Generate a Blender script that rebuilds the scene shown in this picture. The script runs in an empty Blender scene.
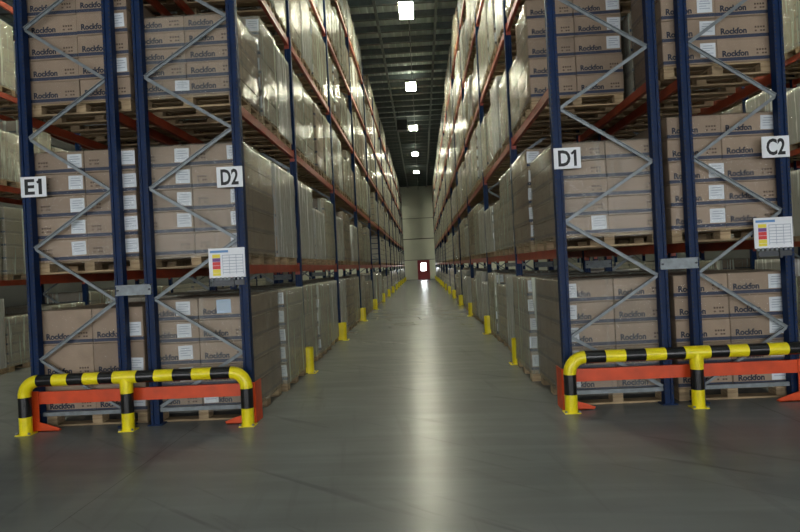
import bpy, bmesh, math, random
import numpy as np
from mathutils import Matrix, Vector
random.seed(7)
scene = bpy.context.scene
C = scene.collection

# ------------------------------------------------------------------ camera
YAW, PITCH, ROLL, FPX = 0.0363, 0.0006, 0.0493, 607.0
fw = Vector((-math.sin(YAW)*math.cos(PITCH), math.cos(YAW)*math.cos(PITCH), math.sin(PITCH)))
rt = fw.cross(Vector((0, 0, 1))).normalized(); up = rt.cross(fw)
r2 = rt*math.cos(ROLL) - up*math.sin(ROLL); u2 = up*math.cos(ROLL) + rt*math.sin(ROLL)
cam_d = bpy.data.cameras.new('camera'); cam = bpy.data.objects.new('camera', cam_d); C.objects.link(cam)
cam_d.sensor_width = 36.0; cam_d.lens = FPX/800*36; cam_d.clip_end = 300
cam.matrix_world = Matrix(((r2.x, u2.x, -fw.x, 0.234), (r2.y, u2.y, -fw.y, -6.931), (r2.z, u2.z, -fw.z, 1.691), (0, 0, 0, 1)))
scene.camera = cam
# ------------------------------------------------------------------ world, exposure, lamp and fill strengths
w = bpy.data.worlds.new('world'); scene.world = w; w.use_nodes = True
w.node_tree.nodes['Background'].inputs[0].default_value = (0.6, 0.65, 0.7, 1)
w.node_tree.nodes['Background'].inputs[1].default_value = 0.02
scene.view_settings.view_transform = 'Standard'; scene.view_settings.look = 'None'
scene.view_settings.gamma = 1.0; scene.view_settings.exposure = 0.15
LAMP_AISLE, LAMP_CROSS, FRONT_FILL = 135.0, 10.0, 9.5

# ------------------------------------------------------------------ helpers
class MB:
    def __init__(s): s.v = []; s.f = []; s.m = []
    def quad(s, a, b, c, d, m=0):
        n = len(s.v); s.v += [a, b, c, d]; s.f.append((n, n+1, n+2, n+3)); s.m.append(m)
    def box(s, x0, x1, y0, y1, z0, z1, m=0):
        n = len(s.v)
        s.v += [(x0,y0,z0),(x1,y0,z0),(x1,y1,z0),(x0,y1,z0),(x0,y0,z1),(x1,y0,z1),(x1,y1,z1),(x0,y1,z1)]
        for q in ((0,3,2,1),(4,5,6,7),(0,1,5,4),(1,2,6,5),(2,3,7,6),(3,0,4,7)):
            s.f.append(tuple(n+i for i in q)); s.m.append(m)
        return s
    def bar(s, a, b, wx, wy, upv=(0, 1, 0), m=0):            # rectangular bar from a to b
        a, b = Vector(a), Vector(b); d = (b-a).normalized(); u = Vector(upv); u = (u - d*u.dot(d)).normalized(); k = d.cross(u)
        n = len(s.v)
        for p in (a, b):
            for i, j in ((-1,-1),(1,-1),(1,1),(-1,1)): s.v.append(tuple(p + k*(wx/2*i) + u*(wy/2*j)))
        for q in ((0,1,2,3),(7,6,5,4),(0,4,5,1),(1,5,6,2),(2,6,7,3),(3,7,4,0)):
            s.f.append(tuple(n+i for i in q)); s.m.append(m)
        return s
    def prism(s, prof, axis, a, b, m=0, cap=True):           # closed profile extruded along an axis
        n = len(s.v); k = len(prof)
        for t in (a, b):
            for p, q in prof:
                s.v.append({'z': (p, q, t), 'y': (p, t, q), 'x': (t, p, q)}[axis])
        for i in range(k):
            j = (i+1) % k; s.f.append((n+i, n+j, n+k+j, n+k+i)); s.m.append(m)
        if cap:
            s.f.append(tuple(range(n+k-1, n-1, -1))); s.m.append(m); s.f.append(tuple(range(n+k, n+2*k))); s.m.append(m)
        return s
    def tube(s, pts, rad, seg=20, mats=None, cap=True):      # swept tube; mats gives the slot of each section
        pts = [Vector(p) for p in pts]; n = len(s.v); N = len(pts); ref = Vector((0, 1, 0))
        for i, p in enumerate(pts):
            d = (pts[min(i+1, N-1)] - pts[max(i-1, 0)]).normalized()
            u = ref - d*ref.dot(d)
            u = u.normalized() if u.length > 1e-4 else Vector((1, 0, 0)); k = d.cross(u)
            for j in range(seg):
                t = 2*math.pi*j/seg; s.v.append(tuple(p + (k*math.cos(t) + u*math.sin(t))*rad))
        for i in range(N-1):
            for j in range(seg):
                j2 = (j+1) % seg; s.f.append((n+i*seg+j, n+i*seg+j2, n+(i+1)*seg+j2, n+(i+1)*seg+j)); s.m.append(mats[i] if mats else 0)
        if cap:
            s.f.append(tuple(n+j for j in range(seg-1, -1, -1))); s.m.append(mats[0] if mats else 0)
            s.f.append(tuple(n+(N-1)*seg+j for j in range(seg))); s.m.append(mats[-1] if mats else 0)
        return s
    def mesh(s, name, mats, bevel=0, smooth=False):
        me = bpy.data.meshes.new(name); me.from_pydata(s.v, [], s.f)
        for mt in (mats if isinstance(mats, (list, tuple)) else [mats]): me.materials.append(mt)
        me.polygons.foreach_set('material_index', s.m)
        bm = bmesh.new(); bm.from_mesh(me)
        if bevel:
            bmesh.ops.remove_doubles(bm, verts=bm.verts, dist=1e-6)
            bmesh.ops.bevel(bm, geom=list(bm.edges), offset=bevel, segments=1, affect='EDGES', clamp_overlap=True)
        bmesh.ops.recalc_face_normals(bm, faces=bm.faces)
        bm.to_mesh(me); bm.free()
        if smooth:
            me.polygons.foreach_set('use_smooth', [True]*len(me.polygons))
            me.set_sharp_from_angle(angle=math.radians(40))
        me.update(); return me
def ob(name, me, parent=None, loc=(0, 0, 0), scale=None, rot=None):
    o = bpy.data.objects.new(name, me); C.objects.link(o); o.location = loc
    if parent: o.parent = parent
    if scale: o.scale = scale
    if rot: o.rotation_euler = rot
    return o
def tag(o, label, cat, group=None):
    o['label'] = label; o['category'] = cat
    if group: o['group'] = group
    return o
def thing(name, label, cat, loc=(0, 0, 0), group=None):
    return tag(ob(name, None, None, loc), label, cat, group)
def struct(o): o['kind'] = 'structure'; return o
def stuff(o): o['kind'] = 'stuff'; return o
ORD = ['first','second','third','fourth','fifth','sixth','seventh','eighth','ninth','tenth','eleventh','twelfth','thirteenth','fourteenth',
       'fifteenth','sixteenth','seventeenth','eighteenth','nineteenth','twentieth','twenty-first','twenty-second','twenty-third','twenty-fourth','twenty-fifth','twenty-sixth']

# ------------------------------------------------------------------ materials
def mat(name):
    m = bpy.data.materials.new(name); m.use_nodes = True; nt = m.node_tree
    return m, nt, nt.nodes['Principled BSDF']
def N(nt, t, **kw):
    n = nt.nodes.new(t)
    for k, v in kw.items():
        if k.startswith('i_'): n.inputs[int(k[2:])].default_value = v
        else: setattr(n, k, v)
    return n
def ramp(nt, src, stops):
    r = N(nt, 'ShaderNodeValToRGB'); e = r.color_ramp.elements
    while len(e) < len(stops): e.new(0.5)
    for x, (p, c) in zip(e, stops): x.position = p; x.color = (*c, 1) if len(c) == 3 else c
    nt.links.new(src, r.inputs[0]); return r
def paint(name, col, rough=0.4, metal=0.0, wear=0.15, spec=0.5, scale=6.0):
    m, nt, b = mat(name); tc = N(nt, 'ShaderNodeTexCoord')
    no = N(nt, 'ShaderNodeTexNoise'); no.inputs['Scale'].default_value = scale; no.inputs['Detail'].default_value = 5
    nt.links.new(tc.outputs['Object'], no.inputs['Vector'])
    c0 = tuple(x*(1-wear) for x in col); c1 = tuple(min(1, x*(1+wear)) for x in col)
    r = ramp(nt, no.outputs[0], [(0.3, c0), (0.7, c1)]); nt.links.new(r.outputs[0], b.inputs['Base Color'])
    b.inputs['Roughness'].default_value = rough; b.inputs['Metallic'].default_value = metal; b.inputs['Specular IOR Level'].default_value = spec
    return m
def emit(name, col, s):
    m, nt, b = mat(name); b.inputs['Base Color'].default_value = (*col, 1)
    b.inputs['Emission Color'].default_value = (*col, 1); b.inputs['Emission Strength'].default_value = s
    no = N(nt, 'ShaderNodeTexNoise'); no.inputs['Scale'].default_value = 3
    r = ramp(nt, no.outputs[0], [(0, tuple(c*0.95 for c in col)), (1, col)]); nt.links.new(r.outputs[0], b.inputs['Emission Color'])
    return m
M = {}
M['blue'] = paint('blue_upright_paint', (0.003, 0.017, 0.062), 0.5, wear=0.2, spec=0.18)
M['orange'] = paint('orange_beam_paint', (0.28, 0.040, 0.013), 0.45, wear=0.2)
M['guard_orange'] = paint('orange_protector_paint', (0.62, 0.062, 0.007), 0.4, wear=0.15)
M['galv'] = paint('galvanised_steel', (0.19, 0.215, 0.225), 0.5, metal=0.4, wear=0.2, scale=14)
M['yellow'] = paint('yellow_guard_paint', (0.80, 0.67, 0.008), 0.3, wear=0.1)
M['black'] = paint('black_guard_paint', (0.008, 0.008, 0.008), 0.25, wear=0.3)
M['white'] = paint('white_sign_board', (0.72, 0.74, 0.76), 0.5, wear=0.05)
M['ink'] = paint('black_sign_ink', (0.006, 0.006, 0.007), 0.6, wear=0.1)
M['navy_ink'] = paint('navy_print_ink', (0.008, 0.014, 0.035), 0.7, wear=0.3)
M['brown_ink'] = paint('brown_print_ink', (0.10, 0.065, 0.045), 0.8, wear=0.3)
M['paper'] = paint('white_paper_label', (0.62, 0.66, 0.70), 0.55, wear=0.06)
M['paper_blue'] = paint('blue_paper_label', (0.42, 0.56, 0.72), 0.55, wear=0.06)
M['paper_ink'] = paint('grey_label_ink', (0.28, 0.33, 0.40), 0.6, wear=0.2)
M['card_yellow'] = paint('yellow_tag', (0.75, 0.62, 0.04), 0.5, wear=0.05)
M['card_red'] = paint('red_tag', (0.6, 0.03, 0.03), 0.5, wear=0.05)
M['card_purple'] = paint('purple_tag', (0.16, 0.05, 0.22), 0.5, wear=0.05)
M['header_blue'] = paint('blue_header_ink', (0.10, 0.25, 0.50), 0.5, wear=0.05)
M['dark_steel'] = paint('dark_steel', (0.03, 0.035, 0.04), 0.45, wear=0.2)
M['purlin'] = paint('grey_purlin_paint', (0.10, 0.125, 0.125), 0.5, wear=0.15)
M['deck'] = paint('grey_roof_deck', (0.60, 0.70, 0.67), 0.45, wear=0.1, scale=0.6)
M['panel'] = paint('pale_wall_panel', (0.72, 0.74, 0.63), 0.45, wear=0.05, scale=0.5)
M['wall'] = paint('darkened_side_wall', (0.13, 0.135, 0.13), 0.6, wear=0.05, scale=0.5)  # side walls darkened so the gaps between loads look unlit
M['joint'] = paint('dark_panel_joint', (0.12, 0.12, 0.10), 0.6, wear=0.1)
M['door'] = paint('red_door_paint', (0.42, 0.05, 0.07), 0.4, wear=0.08)
M['lamp_aisle'] = emit('lamp_diffuser_warm', (0.99, 0.97, 0.74), LAMP_AISLE)
M['uplight_fill'] = emit('added_uplight', (1.0, 0.94, 0.75), 26.0)  # added glow that lifts the ceiling
M['lamp_cross'] = emit('lamp_diffuser_white', (0.97, 0.99, 0.97), LAMP_CROSS)
M['daylight'] = emit('daylit_pane', (0.93, 0.97, 1.0), 22.0)
M['front_fill'] = emit('front_fill_pane', (0.97, 0.98, 1.0), FRONT_FILL)  # fill glow for the added windows behind the camera

def wood_mat():
    m, nt, b = mat('pallet_wood'); tc = N(nt, 'ShaderNodeTexCoord'); oi = N(nt, 'ShaderNodeObjectInfo')
    mp = N(nt, 'ShaderNodeMapping'); mp.inputs['Scale'].default_value = (2, 14, 14); nt.links.new(tc.outputs['Object'], mp.inputs[0])
    no = N(nt, 'ShaderNodeTexNoise'); no.inputs['Scale'].default_value = 3; no.inputs['Detail'].default_value = 6
    nt.links.new(mp.outputs[0], no.inputs[0])
    r = ramp(nt, no.outputs[0], [(0.25, (0.21, 0.14, 0.075)), (0.75, (0.47, 0.35, 0.20))])
    hs = N(nt, 'ShaderNodeHueSaturation'); mr = N(nt, 'ShaderNodeMapRange'); mr.inputs[3].default_value = 0.7; mr.inputs[4].default_value = 1.15
    nt.links.new(oi.outputs['Random'], mr.inputs[0]); nt.links.new(mr.outputs[0], hs.inputs['Value']); nt.links.new(r.outputs[0], hs.inputs['Color'])
    nt.links.new(hs.outputs[0], b.inputs['Base Color']); b.inputs['Roughness'].default_value = 0.8
    return m
M['wood'] = wood_mat()
def card_mat(name, layer, base=0.0, coat=0.0, col=(0.30, 0.222, 0.158)):
    """cardboard; printed navy band low on every layer (local z), fine flutes"""
    m, nt, b = mat(name); tc = N(nt, 'ShaderNodeTexCoord'); oi = N(nt, 'ShaderNodeObjectInfo'); L = nt.links
    no = N(nt, 'ShaderNodeTexNoise'); no.inputs['Scale'].default_value = 5; no.inputs['Detail'].default_value = 6; L.new(tc.outputs['Object'], no.inputs[0])
    r = ramp(nt, no.outputs[0], [(0.3, tuple(c*0.86 for c in col)), (0.7, tuple(c*1.1 for c in col))])
    sp = N(nt, 'ShaderNodeSeparateXYZ'); L.new(tc.outputs['Object'], sp.inputs[0])
    sb = N(nt, 'ShaderNodeMath', operation='SUBTRACT'); L.new(sp.outputs[2], sb.inputs[0]); sb.inputs[1].default_value = base
    md = N(nt, 'ShaderNodeMath', operation='FLOORED_MODULO'); L.new(sb.outputs[0], md.inputs[0]); md.inputs[1].default_value = layer
    a = N(nt, 'ShaderNodeMath', operation='GREATER_THAN'); L.new(md.outputs[0], a.inputs[0]); a.inputs[1].default_value = 0.016
    c = N(nt, 'ShaderNodeMath', operation='LESS_THAN'); L.new(md.outputs[0], c.inputs[0]); c.inputs[1].default_value = 0.054
    k = N(nt, 'ShaderNodeMath', operation='MULTIPLY'); L.new(a.outputs[0], k.inputs[0]); L.new(c.outputs[0], k.inputs[1])
    sn = N(nt, 'ShaderNodeSeparateXYZ'); L.new(tc.outputs['Normal'], sn.inputs[0])
    an = N(nt, 'ShaderNodeMath', operation='ABSOLUTE'); L.new(sn.outputs[1], an.inputs[0])
    mk = N(nt, 'ShaderNodeMapRange'); L.new(an.outputs[0], mk.inputs[0]); mk.inputs[1].default_value = 0.4; mk.inputs[2].default_value = 0.6; mk.inputs[3].default_value = 0.3; mk.inputs[4].default_value = 0.97
    k2 = N(nt, 'ShaderNodeMath', operation='MULTIPLY'); L.new(k.outputs[0], k2.inputs[0]); L.new(mk.outputs[0], k2.inputs[1])
    mx = N(nt, 'ShaderNodeMix', data_type='RGBA'); L.new(k2.outputs[0], mx.inputs[0]); L.new(r.outputs[0], mx.inputs[6]); mx.inputs[7].default_value = (0.012, 0.025, 0.065, 1)
    hs = N(nt, 'ShaderNodeHueSaturation'); mr = N(nt, 'ShaderNodeMapRange'); mr.inputs[3].default_value = 0.86; mr.inputs[4].default_value = 1.1
    L.new(oi.outputs['Random'], mr.inputs[0]); L.new(mr.outputs[0], hs.inputs['Value']); L.new(mx.outputs[2], hs.inputs['Color'])
    L.new(hs.outputs[0], b.inputs['Base Color']); b.inputs['Roughness'].default_value = 0.7
    if coat:
        b.inputs['Coat Weight'].default_value = coat; b.inputs['Coat Roughness'].default_value = 0.16
        mp = N(nt, 'ShaderNodeMapping'); mp.inputs['Scale'].default_value = (7, 7, 1.3); L.new(tc.outputs['Object'], mp.inputs[0])
        n2 = N(nt, 'ShaderNodeTexNoise'); n2.inputs['Scale'].default_value = 2.2; n2.inputs['Detail'].default_value = 4; L.new(mp.outputs[0], n2.inputs[0])
        bp = N(nt, 'ShaderNodeBump'); bp.inputs['Strength'].default_value = 0.8; bp.inputs['Distance'].default_value = 0.03; L.new(n2.outputs[0], bp.inputs['Height'])
        L.new(bp.outputs[0], b.inputs['Coat Normal'])
    return m
def film_mat(name, milk, seed, tint=(0.62, 0.63, 0.55), ior=1.38, bump=0.8):
    """stretch film: clear plastic, Fresnel gloss over transparency, pulled wrinkles as bump"""
    m, nt, b = mat(name); L = nt.links; tc = N(nt, 'ShaderNodeTexCoord'); oi = N(nt, 'ShaderNodeObjectInfo')
    nt.nodes.remove(b); out = nt.nodes['Material Output']
    ad = N(nt, 'ShaderNodeVectorMath', operation='ADD'); ml = N(nt, 'ShaderNodeMath', operation='MULTIPLY'); ml.inputs[1].default_value = 37+seed
    L.new(oi.outputs['Random'], ml.inputs[0]); L.new(tc.outputs['Object'], ad.inputs[0]); L.new(ml.outputs[0], ad.inputs[1])
    mp = N(nt, 'ShaderNodeMapping'); mp.inputs['Scale'].default_value = (16, 16, 2.2); mp.inputs['Rotation'].default_value = (0.35, 0.25, 0); L.new(ad.outputs[0], mp.inputs[0])
    no = N(nt, 'ShaderNodeTexNoise'); no.inputs['Scale'].default_value = 2.6; no.inputs['Detail'].default_value = 5; no.inputs['Distortion'].default_value = 0.6; L.new(mp.outputs[0], no.inputs[0])
    bp = N(nt, 'ShaderNodeBump'); bp.inputs['Strength'].default_value = bump; bp.inputs['Distance'].default_value = 0.02; L.new(no.outputs[0], bp.inputs['Height'])
    gl = N(nt, 'ShaderNodeBsdfGlossy'); gl.inputs['Roughness'].default_value = 0.15; gl.inputs['Color'].default_value = (0.95, 0.95, 0.92, 1); L.new(bp.outputs[0], gl.inputs['Normal'])
    df = N(nt, 'ShaderNodeBsdfDiffuse'); df.inputs['Color'].default_value = (*tint, 1)
    tr = N(nt, 'ShaderNodeBsdfTransparent'); tr.inputs['Color'].default_value = (0.96, 0.96, 0.95, 1)
    fr = N(nt, 'ShaderNodeFresnel'); fr.inputs['IOR'].default_value = ior; L.new(bp.outputs[0], fr.inputs['Normal'])
    m1 = N(nt, 'ShaderNodeMixShader'); 
    mp2 = N(nt, 'ShaderNodeMapping'); mp2.inputs['Scale'].default_value = (7, 7, 0.35); L.new(ad.outputs[0], mp2.inputs[0])
    ns = N(nt, 'ShaderNodeTexNoise'); ns.inputs['Scale'].default_value = 2.0; ns.inputs['Detail'].default_value = 3; L.new(mp2.outputs[0], ns.inputs[0])
    st = N(nt, 'ShaderNodeMapRange'); L.new(ns.outputs[0], st.inputs[0]); st.inputs[1].default_value = 0.56; st.inputs[2].default_value = 0.70; st.inputs[3].default_value = milk; st.inputs[4].default_value = min(0.95, milk*2.7)
    L.new(st.outputs[0], m1.inputs[0]); L.new(tr.outputs[0], m1.inputs[1]); L.new(df.outputs[0], m1.inputs[2])
    m2 = N(nt, 'ShaderNodeMixShader'); fm = N(nt, 'ShaderNodeMath', operation='MULTIPLY'); fm.inputs[1].default_value = 0.5; L.new(fr.outputs[0], fm.inputs[0]); L.new(fm.outputs[0], m2.inputs[0]); L.new(m1.outputs[0], m2.inputs[1]); L.new(gl.outputs[0], m2.inputs[2])
    L.new(m2.outputs[0], out.inputs[0]); return m
FILM = [film_mat('stretch_film_clear', 0.015, 1, ior=1.3, bump=0.5), film_mat('stretch_film_hazy', 0.33, 5, (0.56, 0.59, 0.49)), film_mat('stretch_film_milky', 0.42, 9, (0.70, 0.73, 0.70)), film_mat('stretch_film_light_haze', 0.09, 3, ior=1.42)]
def floor_mat():
    m, nt, b = mat('polished_concrete'); L = nt.links; tc = N(nt, 'ShaderNodeTexCoord')
    n1 = N(nt, 'ShaderNodeTexNoise'); n1.inputs['Scale'].default_value = 0.8; n1.inputs['Detail'].default_value = 4; L.new(tc.outputs['Object'], n1.inputs[0])
    def streaks(rot, sx, sy, lo, hi, sc):
        r_ = N(nt, 'ShaderNodeMapping'); r_.inputs['Rotation'].default_value = (0, 0, rot); L.new(tc.outputs['Object'], r_.inputs[0])
        s_ = N(nt, 'ShaderNodeVectorMath', operation='MULTIPLY'); s_.inputs[1].default_value = (sx, sy, 1); L.new(r_.outputs[0], s_.inputs[0])
        n_ = N(nt, 'ShaderNodeTexNoise'); n_.inputs['Scale'].default_value = sc; n_.inputs['Detail'].default_value = 5; n_.inputs['Distortion'].default_value = 0.4; L.new(s_.outputs[0], n_.inputs[0])
        m_ = N(nt, 'ShaderNodeMapRange'); m_.inputs[1].default_value = lo; m_.inputs[2].default_value = hi; L.new(n_.outputs[0], m_.inputs[0]); return m_
    def over(fac, k, col, prev):
        f_ = N(nt, 'ShaderNodeMath', operation='MULTIPLY'); L.new(fac, f_.inputs[0]); f_.inputs[1].default_value = k
        x_ = N(nt, 'ShaderNodeMix', data_type='RGBA'); L.new(f_.outputs[0], x_.inputs[0]); L.new(prev, x_.inputs[6]); x_.inputs[7].default_value = (*col, 1); return x_.outputs[2]
    r = ramp(nt, n1.outputs[0], [(0.2, (0.128, 0.137, 0.132)), (0.8, (0.175, 0.186, 0.18))])
    pc_ = over(streaks(0.05, 0.25, 2.2, 0.45, 0.75, 2.0).outputs[0], 0.5, (0.21, 0.22, 0.215), r.outputs[0])      # wear across the cross aisle
    pc_ = over(streaks(0.7, 0.3, 4.0, 0.60, 0.72, 1.6).outputs[0], 0.45, (0.075, 0.08, 0.078), pc_)                # turning tyre marks
    pc_ = over(streaks(1.45, 0.2, 3.0, 0.58, 0.72, 1.8).outputs[0], 0.3, (0.09, 0.095, 0.09), pc_)                 # tyre marks along the aisle
    # saw-cut joints
    sp = N(nt, 'ShaderNodeSeparateXYZ'); L.new(tc.outputs['Object'], sp.inputs[0]); prev = pc_
    for ax, pitch, off in ((0, 6.2, 2.4), (1, 6.0, 3.5)):
        a = N(nt, 'ShaderNodeMath', operation='ADD'); L.new(sp.outputs[ax], a.inputs[0]); a.inputs[1].default_value = off
        d = N(nt, 'ShaderNodeMath', operation='FLOORED_MODULO'); L.new(a.outputs[0], d.inputs[0]); d.inputs[1].default_value = pitch
        c = N(nt, 'ShaderNodeMath', operation='LESS_THAN'); L.new(d.outputs[0], c.inputs[0]); c.inputs[1].default_value = 0.008
        k = N(nt, 'ShaderNodeMath', operation='MULTIPLY'); L.new(c.outputs[0], k.inputs[0]); k.inputs[1].default_value = 0.5
        x = N(nt, 'ShaderNodeMix', data_type='RGBA'); L.new(k.outputs[0], x.inputs[0]); L.new(prev, x.inputs[6]); x.inputs[7].default_value = (0.04, 0.042, 0.04, 1); prev = x.outputs[2]
    L.new(prev, b.inputs['Base Color'])
    b.inputs['Roughness'].default_value = 0.27; b.inputs['Specular IOR Level'].default_value = 0.13
    return m
M['floor'] = floor_mat()

# ------------------------------------------------------------------ dimensions
HALF, FD, GAP = 1.819, 1.10, 0.349                       # half aisle, frame depth, gap between back-to-back racks
LV = [0.0, 1.80, 3.67, 5.54, 7.41, 9.28]                 # top of beams
BAYS = [0.0, 3.1, 7.5] + [12.5 + 5.05*i for i in range(11)]   # upright positions along the aisle
YW, ZC, XW = 65.3, 11.3, 15.0

# ------------------------------------------------------------------ setting
struct(ob('floor', MB().box(-XW, XW, -18, YW+0.3, -0.2, 0).mesh('floor', M['floor'])))
deck = MB(); prof = []; x = -XW
while x < XW:
    prof += [(x, ZC), (x+0.13, ZC), (x+0.16, ZC+0.07), (x+0.27, ZC+0.07)]; x += 0.30
for (xa, za), (xb, zb) in zip(prof, prof[1:]): deck.quad((xa, -18, za), (xb, -18, zb), (xb, YW, zb), (xa, YW, za))
ceil = struct(ob('ceiling', deck.mesh('ceiling', M['deck'])))
pm = MB().box(-XW, XW, -0.04, 0.04, -0.24, 0).box(-XW, XW, -0.08, 0.08, -0.25, -0.235).mesh('purlin', M['purlin'])
y = -16.5
while y < YW-0.4:
    ob('purlin', pm, ceil, (0, y, ZC)); y += 1.25
rm = MB().box(-0.05, 0.05, -18, YW, -0.34, -0.22).mesh('girder', M['purlin'])
for gx in (-12.0, -9.8, -7.6, -5.4, -3.2, -1.0, 1.2, 3.4, 5.6, 7.8, 10.0, 12.2): ob('roof_rail', rm, ceil, (gx, 0, ZC))
struct(ob('wall_left', MB().box(-XW-0.2, -XW, -18, YW, 0, ZC).mesh('wall_left', M['wall'])))
struct(ob('wall_right', MB().box(XW, XW+0.2, -18, YW, 0, ZC).mesh('wall_right', M['wall'])))
struct(ob('wall_front', MB().box(-XW, XW, -18.2, -18, 0, ZC).mesh('wall_front', M['wall'])))
for i in range(5):  # unseen glowing windows, added to light the rack fronts
    wx = -11.2 + i*5.6
    wn = struct(ob('fill_window_%d' % (i+1), MB().box(wx-1.9, wx+1.9, -18.0, -17.95, 0.9, 5.1).mesh('fill_window', M['wall'])))
    for px in (-0.9, 0.9):
        for pz in (1.0, 3.05): ob('pane', MB().box(wx+px-0.86, wx+px+0.86, -17.95, -17.93, pz, pz+1.95).mesh('pane', M['front_fill']), wn)
wb = struct(ob('wall_back', MB().box(-XW, XW, YW+0.04, YW+0.24, 0, ZC+0.1).mesh('wall_back', M['joint'])))
zs = [0.0, 2.35, 4.85, 7.3, 9.0, ZC]
for z0, z1 in zip(zs, zs[1:]):
    for i in range(1):
        xa = -XW
        ob('panel', MB().box(xa+0.015, XW-0.015, YW, YW+0.05, z0+0.03, z1-0.03).mesh('panel', M['panel'], 0.01), wb)
ob('ledge', MB().box(-XW, XW, YW-0.12, YW+0.02, 8.93, 9.07).mesh('ledge', M['panel']), wb)
ob('ledge', MB().box(-XW, XW, YW-0.06, YW+0.02, 4.8, 4.9).mesh('ledge', M['joint']), wb)
# red door with a bright pane at the end of the aisle
DX = 0.42
dr = struct(ob('door_1', MB().box(DX-0.62, DX+0.62, YW-0.09, YW-0.01, 0.02, 2.2).mesh('door_leaf', M['door'], 0.01)))
df = MB()
df.box(DX-0.72, DX-0.62, YW-0.12, YW, 0, 2.3).box(DX+0.62, DX+0.72, YW-0.12, YW, 0, 2.3).box(DX-0.62, DX+0.62, YW-0.12, YW, 2.2, 2.3)
ob('door_frame', df.mesh('door_frame', M['door']), dr)
ob('pane', MB().box(DX-0.30, DX+0.28, YW-0.115, YW-0.09, 1.05, 1.95).mesh('pane', M['daylight']), dr)
ob('pane_frame', MB().box(DX-0.34, DX-0.30, YW-0.125, YW-0.09, 1.0, 2.0).box(DX+0.28, DX+0.32, YW-0.125, YW-0.09, 1.0, 2.0).box(DX-0.30, DX+0.28, YW-0.125, YW-0.09, 1.0, 1.05).box(DX-0.30, DX+0.28, YW-0.125, YW-0.09, 1.95, 2.0).mesh('pane_frame', M['white']), dr)
ob('door_handle', MB().bar((DX+0.5, YW-0.09, 1.02), (DX+0.5, YW-0.16, 1.02), 0.03, 0.03, (0, 0, 1)).bar((DX+0.5, YW-0.15, 1.02), (DX+0.36, YW-0.15, 1.02), 0.025, 0.025).mesh('door_handle', M['dark_steel']), dr)

# ------------------------------------------------------------------ lamps
LZ = 10.5
hm = MB().box(-0.26, 0.26, -0.74, 0.74, 0.02, 0.12).box(-0.10, 0.10, -0.5, 0.5, 0.12, 0.18)
hm = hm.mesh('lamp_housing', M['galv'], 0.01)
rimm = MB().box(-0.27, -0.235, -0.75, 0.75, -0.02, 0.03).box(0.235, 0.27, -0.75, 0.75, -0.02, 0.03).box(-0.235, 0.235, -0.75, -0.715, -0.02, 0.03).box(-0.235, 0.235, 0.715, 0.75, -0.02, 0.03).mesh('lamp_rim', M['galv'])
dfm = {k: MB().box(-0.235, 0.235, -0.715, 0.715, -0.012, 0.02).mesh('diffuser', M[k]) for k in ('lamp_aisle', 'lamp_cross')}
hgm = MB().box(-0.008, 0.008, -0.008, 0.008, 0.12, ZC-0.25-LZ).mesh('hanger', M['galv'])
upm = MB().box(-0.05, 0.05, -0.45, 0.45, 0.18, 0.186).mesh('added_uplight_strip', M['uplight_fill'])  # glowing strip added on the housing to brighten the roof deck
def lamp(x, y, kind, label, group):
    t = thing('high_bay_lamp', label, 'ceiling lamp', (x, y, LZ), group)
    ob('housing', hm, t); ob('rim', rimm, t); ob('diffuser', dfm[kind], t); ob('added_uplight_strip', upm, t)
    for s in (-0.55, 0.55): ob('hanger', hgm, t, (0, s, 0))
vis = [14.0, 22.9, 31.9, 41.0, 50.3]
for i, y in enumerate(vis):
    lamp(0.12, y, 'lamp_aisle', 'bright rectangular ceiling lamp over the aisle, %s from the camera' % ORD[i], 'lamps over the middle aisle')
lamp(0.12, 5.1, 'lamp_aisle', 'ceiling lamp above the near end of the aisle, above the frame', 'lamps over the middle aisle')
for xx in (-6.2, 6.4):
    for i, y in enumerate((5.1, 14.0, 22.9, 31.9, 41.0, 50.3, 59.4)):
        lamp(xx, y, 'lamp_aisle', '%s ceiling lamp over the neighbouring aisle beyond the %s rack' % (ORD[i], 'E1' if xx < 0 else 'C2'), 'lamps over the side aisles')
for i, xx in enumerate((-9.0, -4.5, 0.12, 4.7, 9.2)):
    for y in (-5.0, -11.5):
        lamp(xx, y, 'lamp_cross', '%s lamp from the left in the %s row over the cross aisle' % (ORD[i], 'nearer' if y > -8 else 'rearmost'), 'lamps over the cross aisle')
# conduit linking the lamps, a pipe across, a dark unit
tag(ob('lamp_conduit', MB().tube([(0.20, 2.0, LZ+0.215), (0.20, YW-0.01, LZ+0.215)], 0.02, 8).mesh('lamp_conduit', M['galv'])), 'thin grey conduit running along the lamps above the aisle', 'conduit')
t = tag(ob('ceiling_pipe', MB().tube([(-8, 32.9, 10.62), (8, 32.9, 10.62)], 0.035, 8).mesh('ceiling_pipe', M['galv'])), 'pale pipe crossing under the ceiling beside the third lamp', 'pipe')
for px in (-6, -2, 2, 6): ob('hanger', MB().box(-0.008, 0.008, -0.008, 0.008, 10.62, ZC-0.25).mesh('hanger', M['galv']), t, (px, 32.9, 0))
t = thing('ventilation_unit', 'dark square ventilation unit hanging under the ceiling left of the lamps', 'ventilation unit', (-0.55, 30.4, 10.0))
ob('housing', MB().box(-0.33, 0.33, -0.3, 0.3, 0, 0.66).mesh('unit_housing', M['dark_steel'], 0.02), t)
g = MB()
for i in range(7): g.box(-0.28, 0.28, -0.32, -0.30, 0.06+i*0.08, 0.10+i*0.08)
ob('grille', g.mesh('unit_grille', M['ink']), t)
for sx in (-0.25, 0.25): ob('hanger', MB().box(-0.012, 0.012, -0.012, 0.012, 0.66, ZC-10.0).mesh('unit_hanger', M['dark_steel']), t, (sx, 0, 0))

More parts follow.
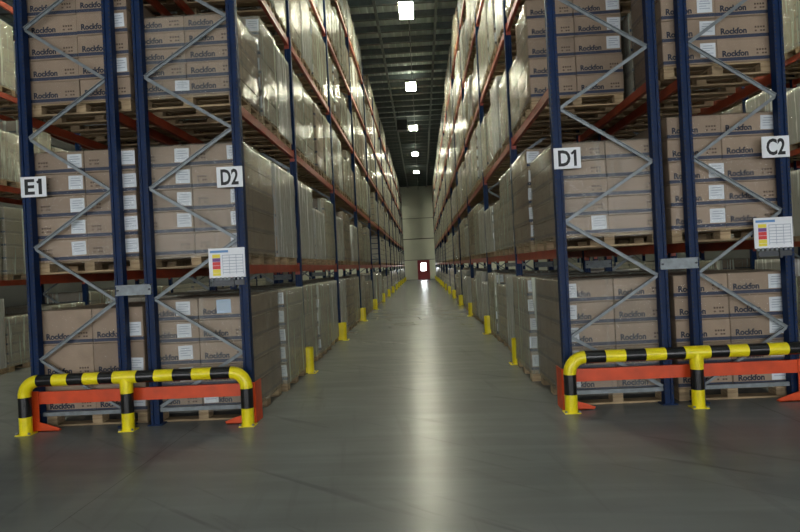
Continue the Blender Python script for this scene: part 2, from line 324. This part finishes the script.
# ------------------------------------------------------------------ racks
PH = 10.0
pw, pdp = 0.05, 0.05
post_prof = [(-pw, -pdp), (-0.02, -pdp), (-0.02, -pdp+0.014), (0.02, -pdp+0.014), (0.02, -pdp), (pw, -pdp), (pw, pdp), (0.03, pdp), (0.03, pdp-0.012), (-0.03, pdp-0.012), (-0.03, pdp), (-pw, pdp)]
pmb = MB().prism(post_prof, 'z', 0.0, PH); post_me = pmb.mesh('upright', M['blue'])
sl = MB()
for i in range(190):
    z = 0.12 + i*0.05
    for sx in (-0.037, 0.037): sl.box(sx-0.006, sx+0.006, -pdp-0.0012, -pdp+0.004, z, z+0.022)
slot_me = sl.mesh('slots', M['ink'])
foot_me = MB().box(-0.085, 0.085, -0.075, 0.075, 0, 0.012).mesh('foot_plate', M['blue'])
ZN = [0.20, 0.80, 1.45, 2.10, 2.73, 3.38, 4.02, 4.66, 5.3, 5.94, 6.58, 7.22, 7.86, 8.5, 9.14, 9.78]
def brace_nodes(xo, xi):                                  # outer post carries the odd nodes
    return [((xi if i % 2 == 0 else xo), z) for i, z in enumerate(ZN)]
beam_cache = {}
def beam_mesh(L):
    k = round(L, 3)
    if k not in beam_cache:
        m = MB()
        m.prism([(-0.025, -0.11), (0.025, -0.11), (0.025, -0.025), (0.012, -0.025), (0.012, 0.0), (-0.025, 0.0)], 'y', 0.055, L-0.055)
        for yy in (0.051, L-0.058): m.box(-0.03, 0.045, yy, yy+0.007, -0.16, 0.03)
        beam_cache[k] = m.mesh('beam', M['orange'])
    return beam_cache[k]
def rack(label, outer, inner, nb, levels, full0=True, start=0, group=None):
    sgn = 1 if inner > outer else -1                      # direction from the aisle-side post to the rear post
    t = thing('pallet_rack', label, 'pallet rack', (0, 0, 0), group)
    lattice = None
    for i in range(start, nb+1):
        yb = BAYS[i]
        for xp in (outer, inner):
            p = ob('upright', post_me, t, (xp, yb, 0)); ob('foot_plate', foot_me, p)
            if i == 0 and full0: stuff(ob('perforation', slot_me, p))
        nd = brace_nodes(outer-sgn*-0.05, inner+sgn*-0.05)
        segs = [((a[0], 0, a[1]), (b[0], 0, b[1])) for a, b in zip(nd, nd[1:])]
        xl, xr = outer+sgn*0.05, inner-sgn*0.05
        if i == 0 and full0:
            for j, (a, b) in enumerate(segs):
                yy = yb-0.020 if j % 2 else yb-0.006
                a2, b2 = (a[0], yy, a[2]), (b[0], yy, b[2])
                ob('diagonal_brace', MB().bar(a2, b2, 0.036, 0.012).bar((a[0], yy-0.012, a[2]+0.018), (b[0], yy-0.012, b[2]+0.018), 0.006, 0.026).mesh('diagonal_brace', M['galv']), t)
            for z in (0.17, 9.85): ob('horizontal_brace', MB().box(min(xl, xr), max(xl, xr), yb-0.02, yb+0.012, z-0.022, z+0.022).mesh('horizontal_brace', M['galv']), t)
        else:
            if lattice is None:
                m = MB()
                for a, b in segs: m.bar(a, b, 0.042, 0.02)
                for z in (0.17, 9.85): m.box(min(xl, xr), max(xl, xr), -0.015, 0.015, z-0.022, z+0.022)
                lattice = m.mesh('bracing', M['galv'])
            stuff(ob('bracing', lattice, t, (0, yb, 0)))
    for i in range(start, nb):
        L = BAYS[i+1]-BAYS[i]; bm_ = beam_mesh(L)
        for lv in levels:
            ob('beam', bm_, t, (outer+sgn*0.0, BAYS[i], LV[lv]), (sgn, 1, 1)); ob('beam', bm_, t, (inner, BAYS[i], LV[lv]), (-sgn, 1, 1))
    return t
X1, X2, X3, X4 = HALF, HALF+FD, HALF+FD+GAP, HALF+2*FD+GAP-0.06
NBAY = len(BAYS)-1
rack_D2 = rack('tall blue and orange pallet rack left of the aisle, carrying sign D2', -X1, -X2, NBAY, (1, 2, 3, 4, 5))
rack_D1 = rack('tall blue and orange pallet rack right of the aisle, carrying sign D1', X1, X2, NBAY, (1, 2, 3, 4, 5))
rack_E1 = rack('blue and orange pallet rack at far left, carrying sign E1', -X4, -X3, 5, (1, 2, 3, 4))
rack_C2 = rack('blue and orange pallet rack at far right, carrying sign C2', X4, X3, 5, (1, 2, 3, 4))
XO = X4 + 2*HALF
rack('pallet rack at the left picture edge, beyond the E1 rack', -XO, -XO-FD, 6, (1, 2, 3, 4), False, 1)
rack('pallet rack at the right picture edge, beyond the C2 rack', XO, XO+FD, 6, (1, 2, 3, 4), False, 1)
for sgn, rk in ((-1, rack_D2), (1, rack_D1)):
    for i in range(0, 4):
        for z in (1.57, 5.1, 8.6):
            a, b = sorted((sgn*(X2-0.03), sgn*(X3+0.03)))
            s = ob('row_spacer', MB().box(a, b, -pdp-0.012, -pdp+0.0, z-0.06, z+0.06).box(a, b, -pdp-0.03, -pdp-0.012, z-0.06, z-0.045).box(a, b, -pdp-0.03, -pdp-0.012, z+0.045, z+0.06).mesh('row_spacer', M['galv']), rk, (0, BAYS[i], 0))
            ob('bolt', MB().tube([(a+0.02, -pdp-0.03, z), (a+0.02, -pdp-0.01, z)], 0.012, 6).tube([(b-0.02, -pdp-0.03, z), (b-0.02, -pdp-0.01, z)], 0.012, 6).mesh('bolt', M['dark_steel']), s)

# ------------------------------------------------------------------ yellow post protectors
pp = []
for k in range(0, 13):
    a = math.pi*k/12; pp.append((0.085*math.sin(a)+0.02, 0.085*math.cos(a)))
pi_ = [(0.072*math.sin(math.pi*k/12)+0.02, 0.072*math.cos(math.pi*k/12)) for k in range(12, -1, -1)]
prot_prof = [(-0.09, 0.085)] + pp + [(-0.09, -0.085), (-0.09, -0.072)] + pi_ + [(-0.09, 0.072)]
prot_me = MB().prism(prot_prof, 'z', 0.01, 0.42, cap=False)
prot_me.prism([(0.085*math.sin(math.pi*k/12)+0.02, 0.085*math.cos(math.pi*k/12)) for k in range(13)] + [(0.02+0.072*math.sin(math.pi*k/12), 0.072*math.cos(math.pi*k/12)) for k in range(12, -1, -1)], 'z', 0.40, 0.42)
prot_me = prot_me.mesh('protector_shell', M['yellow'], smooth=True)
ppl = MB().box(0.02, 0.15, -0.12, 0.12, 0, 0.012).mesh('base_plate', M['yellow'])
pbt = MB().tube([(0, 0, 0.012), (0, 0, 0.03)], 0.014, 6).mesh('bolt', M['galv'])
for sgn, side, sg in ((1, 'left', 'D2'), (-1, 'right', 'D1')):
    for i in range(1, NBAY+1):
        t = thing('post_protector', 'yellow steel post protector on the %s side of the aisle, %s from the front' % (side, ORD[i-1]), 'post protector', (-sgn*(X1-0.075), BAYS[i], 0), 'yellow post protectors along the aisle')
        if sgn < 0: t.rotation_euler = (0, 0, math.pi)
        ob('shell', prot_me, t); 
        if i < 5:
            ob('base_plate', ppl, t)
            for s in (-1, 1): ob('bolt', pbt, t, (0.12, s*0.09, 0))

# ------------------------------------------------------------------ striped guard rails and orange end protectors
def guard(label, xa, xm, xb):
    t = thing('guard_rail', label, 'guard rail', (0, -0.222, 0))
    R, rad, H = 0.17, 0.068, 0.60
    mats = [M['yellow'], M['black']]
    legm = MB().tube([(0,0,0.01),(0,0,0.20),(0,0,0.20001),(0,0,0.42),(0,0,0.42001),(0,0,H-R)], rad, 24, [0,0,1,1,0]).mesh('leg', mats, smooth=True)
    for x, s in ((xa, 1), (xb, -1)):
        l = ob('leg', legm, t, (x, 0, 0))
        el = [(s*(R-R*math.cos(q)), 0, H-R+R*math.sin(q)) for q in [math.pi/2*k/10 for k in range(11)]]
        ob('elbow', MB().tube(el, rad, 24).mesh('elbow', M['yellow'], smooth=True), t, (x, 0, 0))
    ob('leg', MB().tube([(0,0,0.01),(0,0,0.20),(0,0,0.20001),(0,0,0.42),(0,0,0.42001),(0,0,H)], rad, 24, [0,0,1,1,0]).mesh('leg', mats, smooth=True), t, (xm, 0, 0))
    ob('tee', MB().tube([(-0.135,0,H),(0.135,0,H)], rad+0.004, 24).tube([(0,0,H-0.13),(0,0,H-0.01)], rad+0.004, 24).mesh('tee', M['yellow'], smooth=True), t, (xm, 0, 0))
    for x0, x1 in ((xa+R, xm-0.12), (xm+0.12, xb-R)):
        pts, ms = [], []; n = 5; st = (x1-x0)/n
        for k in range(n):
            pts += [(x0+k*st, 0, H), (x0+(k+1)*st-1e-5, 0, H)]; ms += [1 if k % 2 == 0 else 0, 0]
        ob('rail', MB().tube(pts, rad, 24, ms[:-1]).mesh('rail', mats, smooth=True), t)
    bp = MB().box(-0.085, 0.085, -0.075, 0.075, 0, 0.01).mesh('base_plate', M['yellow'])
    for x in (xa, xm, xb):
        p = ob('base_plate', bp, t, (x, 0, 0))
        for sx in (-0.072, 0.072): ob('bolt', pbt, p, (sx, -0.06, 0))
guard('yellow and black striped pipe guard rail in front of the E1 and D2 racks', -4.33, -3.15, -1.79)
guard('yellow and black striped pipe guard rail in front of the D1 and C2 racks', 1.79, 3.16, 4.50)
def end_protector(label, xa, xb):
    t = thing('rack_end_protector', label, 'rack protector', (0, -0.085, 0))
    ob('beam', MB().prism([(-0.02, 0.31), (0.02, 0.31), (0.02, 0.32), (-0.005, 0.32), (-0.005, 0.44), (0.02, 0.44), (0.02, 0.45), (-0.02, 0.45)], 'x', xa+0.0, xb-0.0).mesh('protector_beam', M['guard_orange']), t)
    for x, s in ((xa, 1), (xb, -1)):
        m = MB(); n = 8
        m.box(min(x, x+s*0.012), max(x, x+s*0.012), -0.03, 0.22, 0.0, 0.46)
        m.box(min(x, x+s*0.12), max(x, x+s*0.12), -0.032, -0.02, 0.0, 0.46)
        ob('post', m.mesh('protector_post', M['guard_orange']), t)
        f = MB().prism([(x, 0.0), (x+s*0.34, 0.0), (x+s*0.36, 0.03), (x+s*0.24, 0.075), (x+s*0.12, 0.11), (x+s*0.05, 0.16), (x, 0.17)], 'y', -0.046, -0.033)
        f.box(min(x, x+s*0.34), max(x, x+s*0.34), -0.046, 0.02, 0.0, 0.012)
        ob('foot', f.mesh('protector_foot', M['guard_orange']), t)
end_protector('orange steel end protector behind the left striped guard rail', -4.36, -1.72)
end_protector('orange steel end protector behind the right striped guard rail', 1.72, 4.42)

# ------------------------------------------------------------------ text
def text_mesh(s, size, m, bold=0.0, width=None):
    cu = bpy.data.curves.new('t', 'FONT'); cu.body = s; cu.size = size; cu.offset = bold; cu.resolution_u = 3; cu.extrude = 0.0008
    o = bpy.data.objects.new('t', cu); C.objects.link(o); dg = bpy.context.evaluated_depsgraph_get(); dg.update()
    me = bpy.data.meshes.new_from_object(o.evaluated_get(dg)); bpy.data.objects.remove(o)
    co = np.array([v.co[:] for v in me.vertices])
    x0, x1 = co[:, 0].min(), co[:, 0].max(); y0, y1 = co[:, 1].min(), co[:, 1].max()
    sx = (width/(x1-x0)) if width else 1.0
    for v in me.vertices: v.co = ((v.co.x-(x0+x1)/2)*sx, v.co.z*1.0, v.co.y-(y0+y1)/2)
    me.transform(Matrix.Identity(4)); me.materials.clear(); me.materials.append(m); me.flip_normals(); me.update(); return me
# aisle signs
for txt, x, z, lab in (('E1', -X4+0.095, 2.82, 'left edge post of the E rack'), ('D2', -X1-0.095, 2.81, 'post left of the aisle'), ('D1', X1+0.10, 2.81, 'post right of the aisle'), ('C2', X4-0.10, 2.81, 'right edge post')):
    t = thing('aisle_sign', 'white sign with black %s fixed to the blue %s' % (txt, lab), 'sign', (x, -pdp, z), 'white rack signs')
    ob('board', MB().box(-0.15, 0.15, -0.012, -0.002, -0.118, 0.118).mesh('sign_board', M['white'], 0.002), t)
    if txt[1] == '1': ob('lettering_flag', MB().bar((0.088, 0, 0.078), (0.045, 0, 0.045), 0.026, 0.0016).mesh('lettering_flag', M['ink']), t, (0, -0.0135, 0))
    ob('lettering', text_mesh(txt, 0.245, M['ink'], 0.007, 0.205), t, (0, -0.0135, 0))
# load notices
for x, z, lab in ((-X1-0.175, 1.83, 'notice board with coloured tag column below the D2 sign'), (X4-0.17, 1.86, 'notice board with coloured tag column below the C2 sign')):
    t = thing('load_notice', 'white ' + lab, 'notice', (x, -pdp, z), 'load notices on the rack posts')
    ob('board', MB().box(-0.21, 0.21, -0.011, -0.001, -0.17, 0.17).mesh('notice_board', M['white'], 0.002), t)
    g = MB().box(-0.19, 0.02, -0.0135, -0.011, 0.118, 0.145).mesh('header_print', M['header_blue']); ob('header_print', g, t)
    m = MB()
    for k, c in enumerate((0, 1, 2, 2, 0)): m.box(-0.165, -0.075, -0.0135, -0.011, 0.06-k*0.043, 0.10-k*0.043, c)
    m.box(-0.165, -0.075, -0.0135, -0.011, -0.145, -0.115, 0)
    ob('tag_column', m.mesh('tag_column', [M['card_yellow'], M['card_purple'], M['card_red']]), t)
    m = MB()
    for k in range(7): m.box(-0.05, 0.19, -0.013, -0.011, 0.085-k*0.033, 0.091-k*0.033)
    for k in range(4): m.box(-0.05+k*0.078, -0.046+k*0.078, -0.013, -0.011, -0.13, 0.09)
    ob('table_print', m.mesh('table_print', M['paper_ink']), t)
    m = MB()
    clip = MB().box(-0.0125, 0.0125, -0.02, -0.001, -0.195, -0.165).mesh('clip', M['galv'])
    for k in range(8): ob('clip', clip, t, (-0.1775+k*0.05, 0, 0))
    ob('bracket', MB().box(-0.17, 0.19, -0.008, 0.0, -0.26, -0.20).box(0.05, 0.075, -0.03, -0.008, -0.28, -0.18).mesh('notice_bracket', M['dark_steel']), t)

# ------------------------------------------------------------------ pallets, cartons, film
PX, PY = 1.20, 0.90
def pallet_pieces():
    P = []
    dk = MB().box(-PX/2, PX/2, -0.06, 0.06, 0, 0.022).mesh('deck_board', M['wood'], 0.003)
    for yy in (-0.39, -0.195, 0.0, 0.195, 0.39): P.append(('deck_board', dk, (0, yy, 0.122)))
    st = MB().box(-0.06, 0.06, -PY/2, PY/2, 0, 0.022).mesh('stringer_board', M['wood'], 0.003)
    for xx in (-0.54, 0, 0.54): P.append(('stringer_board', st, (xx, 0, 0.100)))
    bk = MB().box(-0.06, 0.06, -0.055, 0.055, 0, 0.078).mesh('block', M['wood'], 0.004)
    for xx in (-0.54, 0, 0.54):
        for yy in (-0.395, 0, 0.395): P.append(('block', bk, (xx, yy, 0.022)))
    sk = MB().box(-PX/2, PX/2, -0.055, 0.055, 0, 0.022).mesh('skid_board', M['wood'], 0.003)
    for yy in (-0.395, 0, 0.395): P.append(('skid_board', sk, (0, yy, 0)))
    return P
PIECES = pallet_pieces()
def add_pallet_geo(m, ox=0, oy=0, oz=0, mi=0):
    for yy in (-0.39, -0.195, 0.0, 0.195, 0.39): m.box(ox-PX/2, ox+PX/2, oy+yy-0.06, oy+yy+0.06, oz+0.122, oz+0.144, mi)
    for xx in (-0.54, 0, 0.54):
        m.box(ox+xx-0.06, ox+xx+0.06, oy-PY/2, oy+PY/2, oz+0.100, oz+0.122, mi)
        for yy in (-0.395, 0, 0.395): m.box(ox+xx-0.06, ox+xx+0.06, oy+yy-0.055, oy+yy+0.055, oz+0.022, oz+0.100, mi)
    for yy in (-0.395, 0, 0.395): m.box(ox-PX/2, ox+PX/2, oy+yy-0.055, oy+yy+0.055, oz, oz+0.022, mi)
_m = MB(); add_pallet_geo(_m); PALLET = _m.mesh('pallet', M['wood'])
CW, CD = 0.608, 0.915                                    # carton width and depth
KINDS = {'tall': (3, 0.41), 'mid': (5, 0.258), 'low': (5, 0.212), 'slim': (5, 0.186), 'four': (4, 0.258)}
CARTON, STACK, CMAT = {}, {}, {}
for hl in sorted(set(k[1] for k in KINDS.values())):
    CMAT[hl] = card_mat('cardboard_%d' % int(hl*1000), 50.0)
    CARTON[hl] = MB().box(-CW/2+0.002, CW/2-0.002, -CD/2, CD/2, 0.0, hl-0.003).mesh('carton', CMAT[hl], 0.006)
for kn, (n, hl) in KINDS.items():
    m = MB()
    for k in range(n):
        for sx in (-1, 1): m.box(sx*CW/2-CW/2+0.003, sx*CW/2+CW/2-0.003, -CD/2, CD/2, k*hl, (k+1)*hl-0.006)
    STACK[kn] = m.mesh('carton_stack', card_mat('cardboard_stack_' + kn, hl), 0)
def film_mesh(seed, m):
    """hollow wrinkled sleeve of stretch film round a load of unit height"""
    rng = np.random.RandomState(seed); X, Y, c = CW+0.008, CD/2+0.008, 0.03
    ring = []
    for (ax, ay), n in (((X, -Y+c), 0), ((X, Y-c), 10), ((X-c, Y), 1), ((-X+c, Y), 12), ((-X, Y-c), 1), ((-X, -Y+c), 10), ((-X+c, -Y), 1), ((X-c, -Y), 12)):
        if n == 0: ring.append((ax, ay)); continue
        px, py = ring[-1]
        for k in range(1, n+1): ring.append((px+(ax-px)*k/n, py+(ay-py)*k/n))
    K = len(ring); NZ = 14; V = []; F = []
    ph = rng.rand(8)*6.28
    for i in range(NZ+1):
        z = i/NZ
        for j, (x, y) in enumerate(ring):
            d = 0.006*math.sin(j*1.7+ph[0]+z*(9+3*math.sin(ph[1])))+0.005*rng.rand()
            l = math.hypot(x, y); q = 1+abs(d)/l*1.2
            V.append((x*q, y*q, z))
    for i in range(NZ):
        for j in range(K):
            j2 = (j+1) % K; F.append((i*K+j, i*K+j2, (i+1)*K+j2, (i+1)*K+j))
    # film folded over the top edge
    n0 = len(V)
    for x, y in ring: V.append((x*0.86, y*0.82, 1.004+0.006*rng.rand()))
    for j in range(K):
        j2 = (j+1) % K; F.append((NZ*K+j, NZ*K+j2, n0+j2, n0+j))
    me = bpy.data.meshes.new('stretch_film'); me.from_pydata(V, [], F); me.materials.append(m)
    me.polygons.foreach_set('use_smooth', [True]*len(F)); me.update(); return me
FILMS = [[film_mesh(10*i+j, f) for j in range(3)] for i, f in enumerate(FILM)]
NAME = text_mesh('Rockfon', 0.092, M['navy_ink'], 0.0035, 0.29)
pc = MB()
for k in range(4):
    pc.box(-0.055+k*0.03, -0.035+k*0.03, -0.0008, 0.0008, 0.012, 0.032)
    if k != 1: pc.box(-0.055+k*0.03, -0.033+k*0.03, -0.0008, 0.0008, -0.028, -0.010)
PICTO = pc.mesh('pictograms', M['brown_ink'])
def paper(mt):
    m = MB().box(-0.085, 0.085, -0.0015, 0.0, -0.08, 0.08, 0)
    for k, (a, b) in enumerate(((-0.05, 0.05), (-0.06, 0.065), (-0.06, 0.02), (-0.06, 0.06))): m.box(a, b, -0.0022, -0.0015, 0.045-k*0.028, 0.053-k*0.028, 1)
    return m.mesh('paper_label', [mt, M['paper_ink']])
LABEL = paper(M['paper']); LABELB = paper(M['paper_blue'])
rng = random.Random(11)
def load(name_label, x, y, z, kind, lod, group, film=0, prints='name', labels=(), depth=0.915):
    """labels: list of (column 0/1, offset across the carton, layers) for the paper labels on the camera side"""
    n, hl = KINDS[kind]
    t = thing('pallet_load', name_label, 'pallet load', (x, y, z), group)
    t.rotation_euler = (0, 0, math.radians(rng.uniform(-0.8, 0.8))); t.scale = (1, depth/CD, 1)
    if lod == 'A':
        p = ob('pallet', PIECES[5][1], t, PIECES[5][2])   # first stringer carries the rest
        px, py, pz = PIECES[5][2]
        for i, (nm, me, l) in enumerate(PIECES):
            if i == 5: continue
            ob(nm, me, p, (l[0]-px, l[1]-py, l[2]-pz))
    else:
        ob('pallet', PALLET, t)
    if lod in 'AB':
        for k in range(n):
            for col in (0, 1):
                cx = (-CW/2 if col == 0 else CW/2) + rng.uniform(-0.004, 0.004)
                cy = rng.uniform(-0.006, 0.006)
                c = ob('carton', CARTON[hl], t, (cx, cy, 0.145+k*hl))
                fy = -CD/2-0.001; lab = False
                for (lc, off, rows, mt) in labels:
                    if lc == col and k in rows:
                        ob('paper_label', LABELB if mt else LABEL, c, (-CW/2+off+rng.uniform(-0.012, 0.012), fy, min(0.145, hl-0.075)+rng.uniform(-0.008, 0.008)), (1, 1, 1 if hl > 0.2 else 0.75), (0, rng.uniform(-0.04, 0.04), 0)); lab = True
                if lod == 'A' and prints:
                    if prints == 'name': ob('brand_name', NAME, c, (-CW/2+0.20, fy, 0.098))
                    if not lab: ob('pictograms', PICTO, c, (-CW/2+0.49, fy, 0.105))
                    elif prints != 'name': ob('pictograms', PICTO, c, (-CW/2+0.12, fy, 0.115))
    else:
        stuff(ob('carton_stack', STACK[kind], t, (0, 0, 0.145)))
    ob('stretch_film', FILMS[film][rng.randrange(3)], t, (0, 0, 0.11), (1, 1, n*hl+0.04))
    return t
def xc(rack_): return {'D2': -2.405, 'D1': 2.39, 'E1': -3.685, 'C2': 3.69, 'EO': -XO-FD/2, 'CO': XO+FD/2}[rack_]
WHERE = {'D2': 'left of the aisle', 'D1': 'right of the aisle', 'E1': 'in the E1 rack', 'C2': 'in the C2 rack', 'EO': 'at the left picture edge', 'CO': 'at the right picture edge'}
LVN = ['floor', 'first beam', 'second beam', 'third beam', 'fourth beam', 'top beam']
# slots along the aisle: deep loads on the two lowest levels, shallower ones above
def slots(deep):
    out = []
    for i in range(NBAY):
        a, b = BAYS[i]+0.07, BAYS[i+1]-0.07; n = (2 if i == 0 else 3) if deep else (3 if i == 0 else (4 if i == 1 else 5))
        p = (b-a)/n; d = min(p-0.09, 1.48) if deep else 0.915
        for k in range(n): out.append((a+p*(k+0.5), d))
    return out
SLOTS = [slots(True), slots(True)] + [slots(False)]*4
ALL5 = range(5)
FRONT = {  # the loads seen end-on at the front of the racks
 ('E1', 0): dict(kind='tall', labels=[(1, 0.50, range(3), 0)]),
 ('E1', 1): dict(kind='mid', prints='pict', labels=[(0, 0.50, ALL5, 0), (1, 0.52, ALL5, 0)]),
 ('E1', 2): dict(kind='mid', labels=[(1, 0.50, (1, 3), 0)], film=0),
 ('D2', 0): dict(kind='mid', labels=[(0, 0.44, (1, 2, 3, 4), 0), (1, 0.10, (0,), 0), (1, 0.30, (4,), 1)]),
 ('D2', 1): dict(kind='mid', prints='pict', labels=[(0, 0.50, (1, 2, 3, 4), 0), (1, 0.52, ALL5, 0)]),
 ('D2', 2): dict(kind='slim', prints='name', labels=[(0, 0.55, (0,), 0)], film=3),
 ('D1', 0): dict(kind='mid', labels=[(0, 0.10, ALL5, 0)], film=3),
 ('D1', 1): dict(kind='low', prints='pict', labels=[(0, 0.50, (0,), 0)]),
 ('C2', 0): dict(kind='mid', labels=[(1, 0.52, ALL5, 0)]),
 ('C2', 1): dict(kind='mid', labels=[(0, 0.52, (0, 1, 2), 0), (1, 0.53, (4,), 0)]),
 ('C2', 2): dict(kind='mid', labels=[(0, 0.50, (0, 1, 2), 0)]),
}
EMPTY = [('D1', 2, 0, 1), ('D2', 1, 17.6, 22.6), ('D2', 2, 18.4, 21), ('D2', 4, 3.5, 6), ('D2', 5, 0, 7), ('D2', 5, 18, 20.5), ('D1', 5, 12, 13.5), ('D1', 5, 24, 26), ('D2', 5, 34, 37), ('D1', 0, 13, 14.5)]
cand = []
for rk, smax in (('D2', 999), ('D1', 999), ('E1', 8), ('C2', 8), ('EO', 24), ('CO', 24)):
    for lv in range(6 if rk in ('D1', 'D2') else 4):
        s = 0
        for yy, d in SLOTS[lv]:
            if yy > smax or (rk in ('EO', 'CO') and yy < 3.1): continue
            if not any(e[0] == rk and e[1] == lv and e[2] < yy < e[3] for e in EMPTY): cand.append((rk, lv, s, yy, d))
            s += 1
def rank(c):
    rk, lv, s, yy, d = c
    if rk in ('E1', 'C2'): return yy if yy < 3.1 else 99 + yy
    if rk in ('EO', 'CO'): return 10+yy if yy < 12 else 99 + yy
    return yy
cand.sort(key=rank)
rest = MB()
for i, (rk, lv, s, yy, dep) in enumerate(cand):
    x = xc(rk) + (rng.uniform(-0.022, 0.022) if s else 0)
    y = yy + (rng.uniform(-0.03, 0.03) if s else 0.0)
    if s == 0 and rk in ('D1', 'D2', 'E1', 'C2'): y = 0.078 + dep/2
    if (rk, lv, s) == ('D1', 0, 1): x -= 0.08
    if (rk, lv, s) == ('D2', 0, 1): x += 0.06
    dist = math.hypot(y+6.93, LV[lv]-1.7)
    kind = rng.choices(['mid', 'low', 'four', 'slim'], [6, 2, 1, 1])[0]
    film = rng.choices([3, 1, 2], [1, 5, 4])[0]
    if lv == 5: kind = rng.choice(['four', 'slim', 'four'])
    lvn = 'on the floor' if lv == 0 else 'on %s level' % LVN[lv]
    if i < 300:
        kw = dict(kind=kind, film=film, labels=[(1, 0.52, range(5), 0)] if rk in ('D2', 'E1') and rng.random() < 0.6 else ([(0, 0.09, range(5), 0)] if rng.random() < 0.7 else []))
        lod = 'B' if (dist < 16.5 and rk in ('D1', 'D2')) or rk in ('E1', 'C2') else 'C'
        if s == 0 and (rk, lv) in FRONT: kw.update(film=3 if rk in ('D1', 'D2') else 0); kw.update(FRONT[(rk, lv)]); lod = 'A'
        if (rk, lv, s) == ('D1', 2, 1): kw.update(kind='mid', film=0, labels=[(1, 0.50, (2, 3, 4), 0)]); lod = 'A'
        if (rk, lv, s) == ('D1', 0, 1): kw.update(kind='mid', film=1, labels=[(0, 0.09, range(5), 0)])
        if (rk, lv, s) == ('D2', 0, 1): kw.update(kind='mid', film=1, labels=[(1, 0.52, range(5), 0)])
        if lod == 'C': kw.pop('labels')
        if s == 0 and rk not in ('EO', 'CO'): lab = 'end-on brown carton stack %s at the front %s' % (lvn, {'E1': 'in the E1 rack', 'C2': 'in the C2 rack', 'D2': 'of the D2 rack', 'D1': 'of the D1 rack'}[rk])
        elif rk in ('EO', 'CO'): lab = 'film-wrapped carton stack %s %s, %s along' % (lvn, WHERE[rk], ORD[s])
        else: lab = 'wrapped carton stack %s from the front %s %s' % (ORD[s], lvn, WHERE[rk])
        grp = {'D2': 'wrapped pallet loads left of the aisle', 'D1': 'wrapped pallet loads right of the aisle', 'E1': 'pallet loads in the E1 rack', 'C2': 'pallet loads in the C2 rack',
               'EO': 'pallet loads at the left edge', 'CO': 'pallet loads at the right edge'}[rk]
        load(lab, x, y, LV[lv], lod=lod, group=grp, depth=dep, **kw)
    else:
        n, hl = KINDS[kind]; z = LV[lv]
        for yb in (-0.395, 0, 0.395): rest.box(x-0.6, x+0.6, y+yb-0.055, y+yb+0.055, z, z+0.1, 1)
        rest.box(x-0.6, x+0.6, y-dep/2, y+dep/2, z+0.11, z+0.144, 1)
        for k in range(n):
            q = rng.uniform(-0.006, 0.006); rest.box(x-CW+q, x+CW+q, y-dep/2, y+dep/2, z+0.145+k*hl, z+0.145+(k+1)*hl-0.006, 0)
print('loads', len(cand))
tag(stuff(ob('distant_pallet_loads', rest.mesh('distant_pallet_loads', [card_mat('wrapped_cardboard', 0.258, 0.0, 0.7, (0.36, 0.35, 0.28)), M['wood']]))), 'film-wrapped carton stacks far along the aisle, too distant to count', 'pallet loads')
